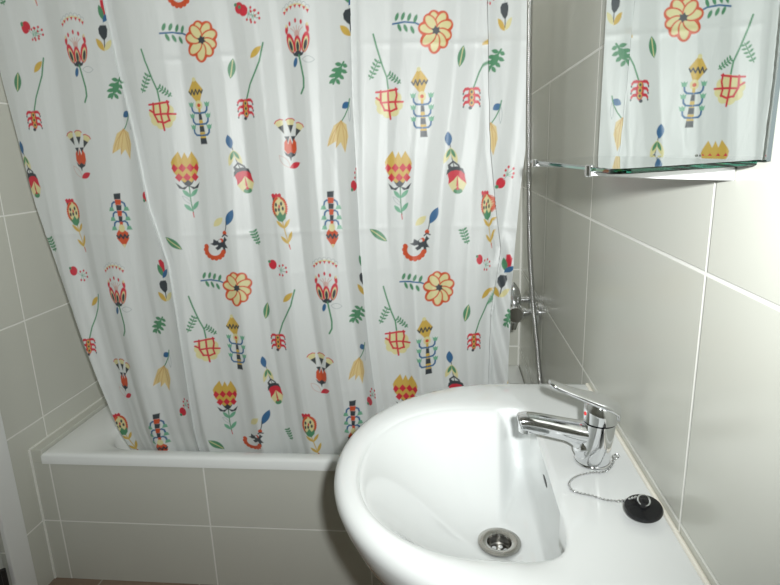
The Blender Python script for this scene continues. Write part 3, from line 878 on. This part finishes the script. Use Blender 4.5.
def m_K(p):
    p.line([(-18, -110), (-8, -40), (2, 0)], 4, INK)
    p.leaf(-22, -98, -26, -160, 32, BLUE)
    for s in (-1, 1): p.leaf(-14, -92, -16 + s * 30, -24, 24, CREAM); p.leaf(-14, -88, -14 + s * 20, -48, 14, GREEN)
    p.leaf(-4, 20, -26, -20, 18, INK); p.leaf(-4, 20, 26, -12, 18, INK); p.line([(-24, -16), (-4, -32), (20, -14)], 7, INK)
    p.poly([(-30, 20), (-20, 4), (8, -6), (36, 4), (46, 22), (48, 40), (54, 64), (36, 74), (-4, 76), (-26, 66), (-24, 44)], RED)
    p.poly([(-34, 26), (-30, 4), (-10, -9), (14, -11), (38, -1), (47, 24), (30, 9), (8, 5), (-14, 9)], INK)
    p.poly([(-26, 66), (-12, 90), (8, 84), (13, 30), (-2, 48)], CREAM); p.poly([(54, 64), (40, 92), (20, 84), (15, 30), (30, 46)], CREAM)
    p.ell(14, 90, 24, 15, CREAM); p.ell(16, 96, 20, 12, GREEN); p.poly([(6, 90), (15, 70), (24, 90)], RED)
def m_L(p):
    p.line([(8, 60), (20, 120), (34, 190)], 4.5, GOLD); p.line([(34, 180), (37, 200)], 4, RED)
    for x, y, X, Y in ((16, 104, -18, 66), (16, 104, 44, 60), (30, 176, -2, 138), (30, 172, 50, 116)): p.leaf(x, y, X, Y, 15, GOLD)
    p.poly([(-34, -52), (-24, -58), (-17, -52), (-10, -59), (-3, -53), (5, -58), (12, -52), (12, -36), (-28, -32)], RED)
    p.poly([(-28, -36), (14, -40), (16, -28), (-28, -22)], INK)
    p.ell(0, 12, 32, 52, CREAM, -8)
    for k in range(11):
        for s in (-1, 1):
            a = math.radians(-70 + k * 13); p.ell(s * 31 * math.cos(a) + 2, 8 + 46 * math.sin(a), 6, 6, ORANGE)
    for x, y in ((-14, -6), (10, -10), (-2, 16), (16, 12), (-16, 18)): p.ell(x, y, 5, 9, INK)
    p.ell(0, 2, 4, 8, RED)
    p.poly([(-26, 34), (-10, 44), (2, 24), (14, 42), (30, 28), (26, 56), (10, 74), (-8, 68)], GREEN)
def m_M(p):
    for y, x in ((-96, 0), (-50, 0), (-6, 0)):
        for s in (-1, 1):
            p.line([(x, y + 4), (s * 18, y), (s * 28, y + 8), (s * 32, y + 26)], 8, BLUE)
            X = s * 34; p.poly([(X - 7, y + 24), (X + 7, y + 24), (X + 13, y + 42), (X - 13, y + 42)], MINT)
    for i in range(6):
        y0 = -134 + i * 26; w0, w1 = 16 - i * 1.7, 14.3 - i * 1.7
        p.poly([(-w0 + 2, y0), (w0 + 2, y0 + (2 if i else -2)), (w1, y0 + 26), (-w1, y0 + 26)], [INK, ORANGE, INK, ORANGE, INK, ORANGE][i] if i else INK)
    p.poly([(-6, 22), (26, 50), (26, 78), (0, 120), (-28, 76), (-26, 50)], ORANGE)
    p.line([(-26, 62), (-18, 74), (-10, 58), (0, 76), (9, 58), (17, 74), (25, 62)], 8, INK)
    p.ell(0, 28, 14, 18, CREAM); p.poly([(-8, 104), (8, 104), (0, 122)], CREAM)
def m_N(p):
    p.leaf(-40, -30, 36, 30, 34, GREEN, vein=CREAM)
def m_O(p):
    p.leaf(50, -62, 88, -134, 34, BLUE); p.leaf(-14, -58, 34, -98, 30, CREAM)
    p.line([(50, -78), (46, -52), (38, -24)], 4, INK); p.ell(37, -26, 10, 11, ORANGE); p.line([(24, -10), (36, -20), (50, -12)], 6, INK)
    p.ell(14, 22, 21, 20, INK); p.ell(17, 8, 9, 9, ORANGE); p.ell(8, 12, 8, 7, WHITE)
    for pts in ([(0, 14), (-22, 2), (-26, 20), (-40, 24), (-22, 34), (-2, 30)], [(2, 32), (-18, 44), (-8, 56), (8, 48), (14, 36)], [(18, 34), (22, 60), (34, 66), (32, 44), (46, 46), (36, 26)], [(30, 20), (46, 6), (34, -10), (28, 4)]): p.poly(pts, INK)
    for k in range(9):
        a = math.radians(14 + k * 24); p.ell(-22 + 45 * math.cos(a), 54 + 40 * math.sin(a), 11.5, 11.5, ORANGE)
    p.arc(-22, 54, 38, 14, 206, 11, ORANGE, ry=33)
def m_P(p):
    p.fern(12, 36, -10, -30, 5, 22, 10, GREEN)
def m_Q(p):
    p.line([(26, -44), (-6, 4), (-26, 40)], 8, GREEN)
    for x, y, X, Y in ((18, -34, -14, -40), (8, -18, -32, -14), (-4, 2, -44, 10), (-14, 18, -44, 38), (20, -34, 42, -24), (10, -14, 40, 0), (0, 4, 24, 24), (-12, 20, 4, 44)): p.leaf(x, y, X, Y, 17, GREEN)
    p.ell(0, -4, 14, 26, GREEN, 32)
def m_R(p):
    p.line([(6, -70), (0, 20)], 2, GREY)
    p.poly([(-12, -106), (4, -112), (20, -96), (22, -56), (6, -48), (-6, -70)], RED)
    p.leaf(4, -28, -20, -88, 28, GREEN); p.leaf(0, -20, 38, -66, 24, BLUE)
    p.poly([(-26, 8), (-16, -6), (16, -10), (24, 6), (20, 36), (4, 54), (-10, 44), (-24, 28)], INK); p.line([(4, 48), (6, 84)], 6, INK)
    p.leaf(4, 96, -42, 50, 28, GOLD); p.leaf(4, 94, 46, 46, 26, CREAM)
MOT = dict(A=m_A, B=m_B, C=m_C, D=m_D, E=m_E, F=m_F, G=m_G, g=m_g, H=m_H, I=m_I, J=m_J, K=m_K, L=m_L, M=m_M, N=m_N, O=m_O, P=m_P, Q=m_Q, R=m_R)
PERIOD = 0.612
def clip_for(t, x, z):
    for F in (F1, F2):
        d = x - float(interp(z, F))
        if t in 'RIg' and abs(d) < 0.06: return (F, -1)
        if t in 'EJ' and 0 < d < 0.2: return (F, 1)
    d = x - float(interp(z, F3))
    if t in 'LC' and -0.05 < d < 0: return (F3, -1)
    if t in 'QRIg' and abs(d) < 0.07: return (F3, 1)
    return None
for t, x, z, ang, sx in INST:
    cl = clip_for(t, x, z)
    MOT[t](Pen(x, z, ang, sx, cl))
    if z + PERIOD > 1.56:
        MOT[t](Pen(x - 0.02 * (x < -0.4), z + PERIOD, ang, sx, cl))

def fold_y(X, Z):
    y = np.full(X.shape, 1.412)
    low = np.clip((1.25 - Z) / 0.85, 0, 1)
    amp = 0.0058 + 0.0062 * low
    warp = 0.020 * np.sin(2.3 * Z + 7 * X) + 0.010 * np.sin(5.1 * Z + 3.0)
    u = X + 0.055 * (Z - 1.0) * np.clip(-X, 0, 1) * 1.5 + warp
    tri = lambda p, k: np.arcsin(k * np.sin(p)) / math.asin(k)
    y += amp * tri(2 * PI * u / 0.136 + 0.6 + 0.9 * np.sin(5.3 * X + 1.1), .985) + 0.30 * amp * tri(2 * PI * u / 0.073 + 2.1 + 1.5 * np.sin(3 * Z), .97)
    y += 0.0009 * low * np.sin(2 * PI * u / 0.033 + 4 * Z)
    y += 0.006 * np.sin(2 * PI * X / 0.55 + 1.0)
    for F, h, Lk in ((F1, 0.014, 0.075), (F2, 0.015, 0.055)):
        d = X - interp(Z, F)
        y += np.where(d < 0, -h * np.exp(d / Lk), 0.3 * h * np.exp(-d / 0.05))
    d = X - interp(Z, F3)
    h3 = np.interp(Z, [0.3, 0.95, 1.02, 1.2, 2.0], [0.012, 0.014, 0.020, 0.022, 0.020])
    y += np.where(d > 0, -h3 * np.exp(-d / 0.10), 0.5 * h3 * np.exp(d / 0.03))
    # twisted strip at the right below the tuck
    tw = np.clip((1.05 - Z) / 0.1, 0, 1) * np.clip((X - 0.10) / 0.02, 0, 1)
    y += tw * 0.006 * np.sin(2 * PI * (X - 0.12 + 0.25 * (Z - 0.8)) / 0.045)
    # packing creases
    for z0, a, w in ((1.482, 0.0012, 0.008), (1.052, 0.0015, 0.008), (0.945, 0.0006, 0.010), (0.62, 0.0007, 0.010)):
        zz = Z - z0 - 0.006 * np.sin(6 * X + 2 * z0)
        y -= a * np.exp(-(zz / w) ** 2) * (0.6 + 0.4 * np.sin(9 * X + z0 * 5))
    # bottom hangs inside the tub
    y += np.clip((0.50 - Z) / 0.10, 0, 1) ** 1.5 * 0.022
    return y
GY = fold_y(GX, GZ)
PX = GX.copy()
for F, sg, e in ((F1, 1, 0.007), (F2, 1, 0.007), (F3, -1, 0.012)):
    # each tuck doubles back under its lip: the lower layer runs on behind the upper one, then returns to the lip
    d = (GX - interp(GZ, F)) * sg                 # upper layer d < 0, lower layer d > 0
    w = 0.010
    fy = interp(GZ, F)
    ylip = fold_y(fy - sg * 1e-4, GZ); ylow = fold_y(fy + sg * w, GZ)
    t = np.clip(d / w, 0, 1)
    m = (d > 0) & (d < w)
    xin = np.where(t < 0.5, -e * np.sin(t * PI) , -e + (w + e) * (2 * t - 1))
    yin = np.where(t < 0.5, ylip + (ylow - ylip) * (t * 2) ** 1.5, ylow)
    PX = np.where(m, fy + sg * xin, PX)
    GY = np.where(m, yin, GY)
ct = thing('shower_curtain', 'white satin shower curtain printed with colourful folk flowers', 'curtain', (-0.45, 1.41, 0.345))
off = parent_world(ct)
co = np.stack([PX - off[0], GY - off[1], GZ - off[2]], -1).reshape(-1, 3).astype(np.float32)
me = bpy.data.meshes.new('cloth')
nv, nf = NZ * NS, (NZ - 1) * (NS - 1)
me.vertices.add(nv); me.vertices.foreach_set('co', co.ravel())
ii = (np.arange(NZ - 1)[:, None] * NS + np.arange(NS - 1)[None, :]).ravel()
fc = np.stack([ii, ii + 1, ii + NS + 1, ii + NS], -1).astype(np.int32)
me.loops.add(nf * 4); me.loops.foreach_set('vertex_index', fc.ravel())
me.polygons.add(nf); me.polygons.foreach_set('loop_start', (np.arange(nf) * 4).astype(np.int32))
me.update(calc_edges=True)
at = me.color_attributes.new('print', 'FLOAT_COLOR', 'POINT')
rgba = np.ones((nv, 4), np.float32); rgba[:, :3] = COL.reshape(-1, 3)
at.data.foreach_set('color', rgba.ravel())
me.materials.append(M['fabric'])
me.shade_smooth()
cloth = bpy.data.objects.new('cloth', me); C.objects.link(cloth); cloth.parent = ct
for k in range(12):
    x = -1.135 + k * (0.165 + 1.135) / 11
    yy = float(fold_y(np.array([[x]]), np.array([[1.95]]))[0, 0])
    pts = [(x, yy + 0.021 * math.sin(2 * PI * i / 24) * 0.9 - (yy - 1.41) * (0.5 + 0.5 * math.cos(2 * PI * i / 24)), 1.968 + 0.0325 * math.cos(2 * PI * i / 24)) for i in range(24)]
    MB().tube(pts, 0.0015, 8, closed=True).build('curtain_ring', M['silver'], ct, smooth=True)
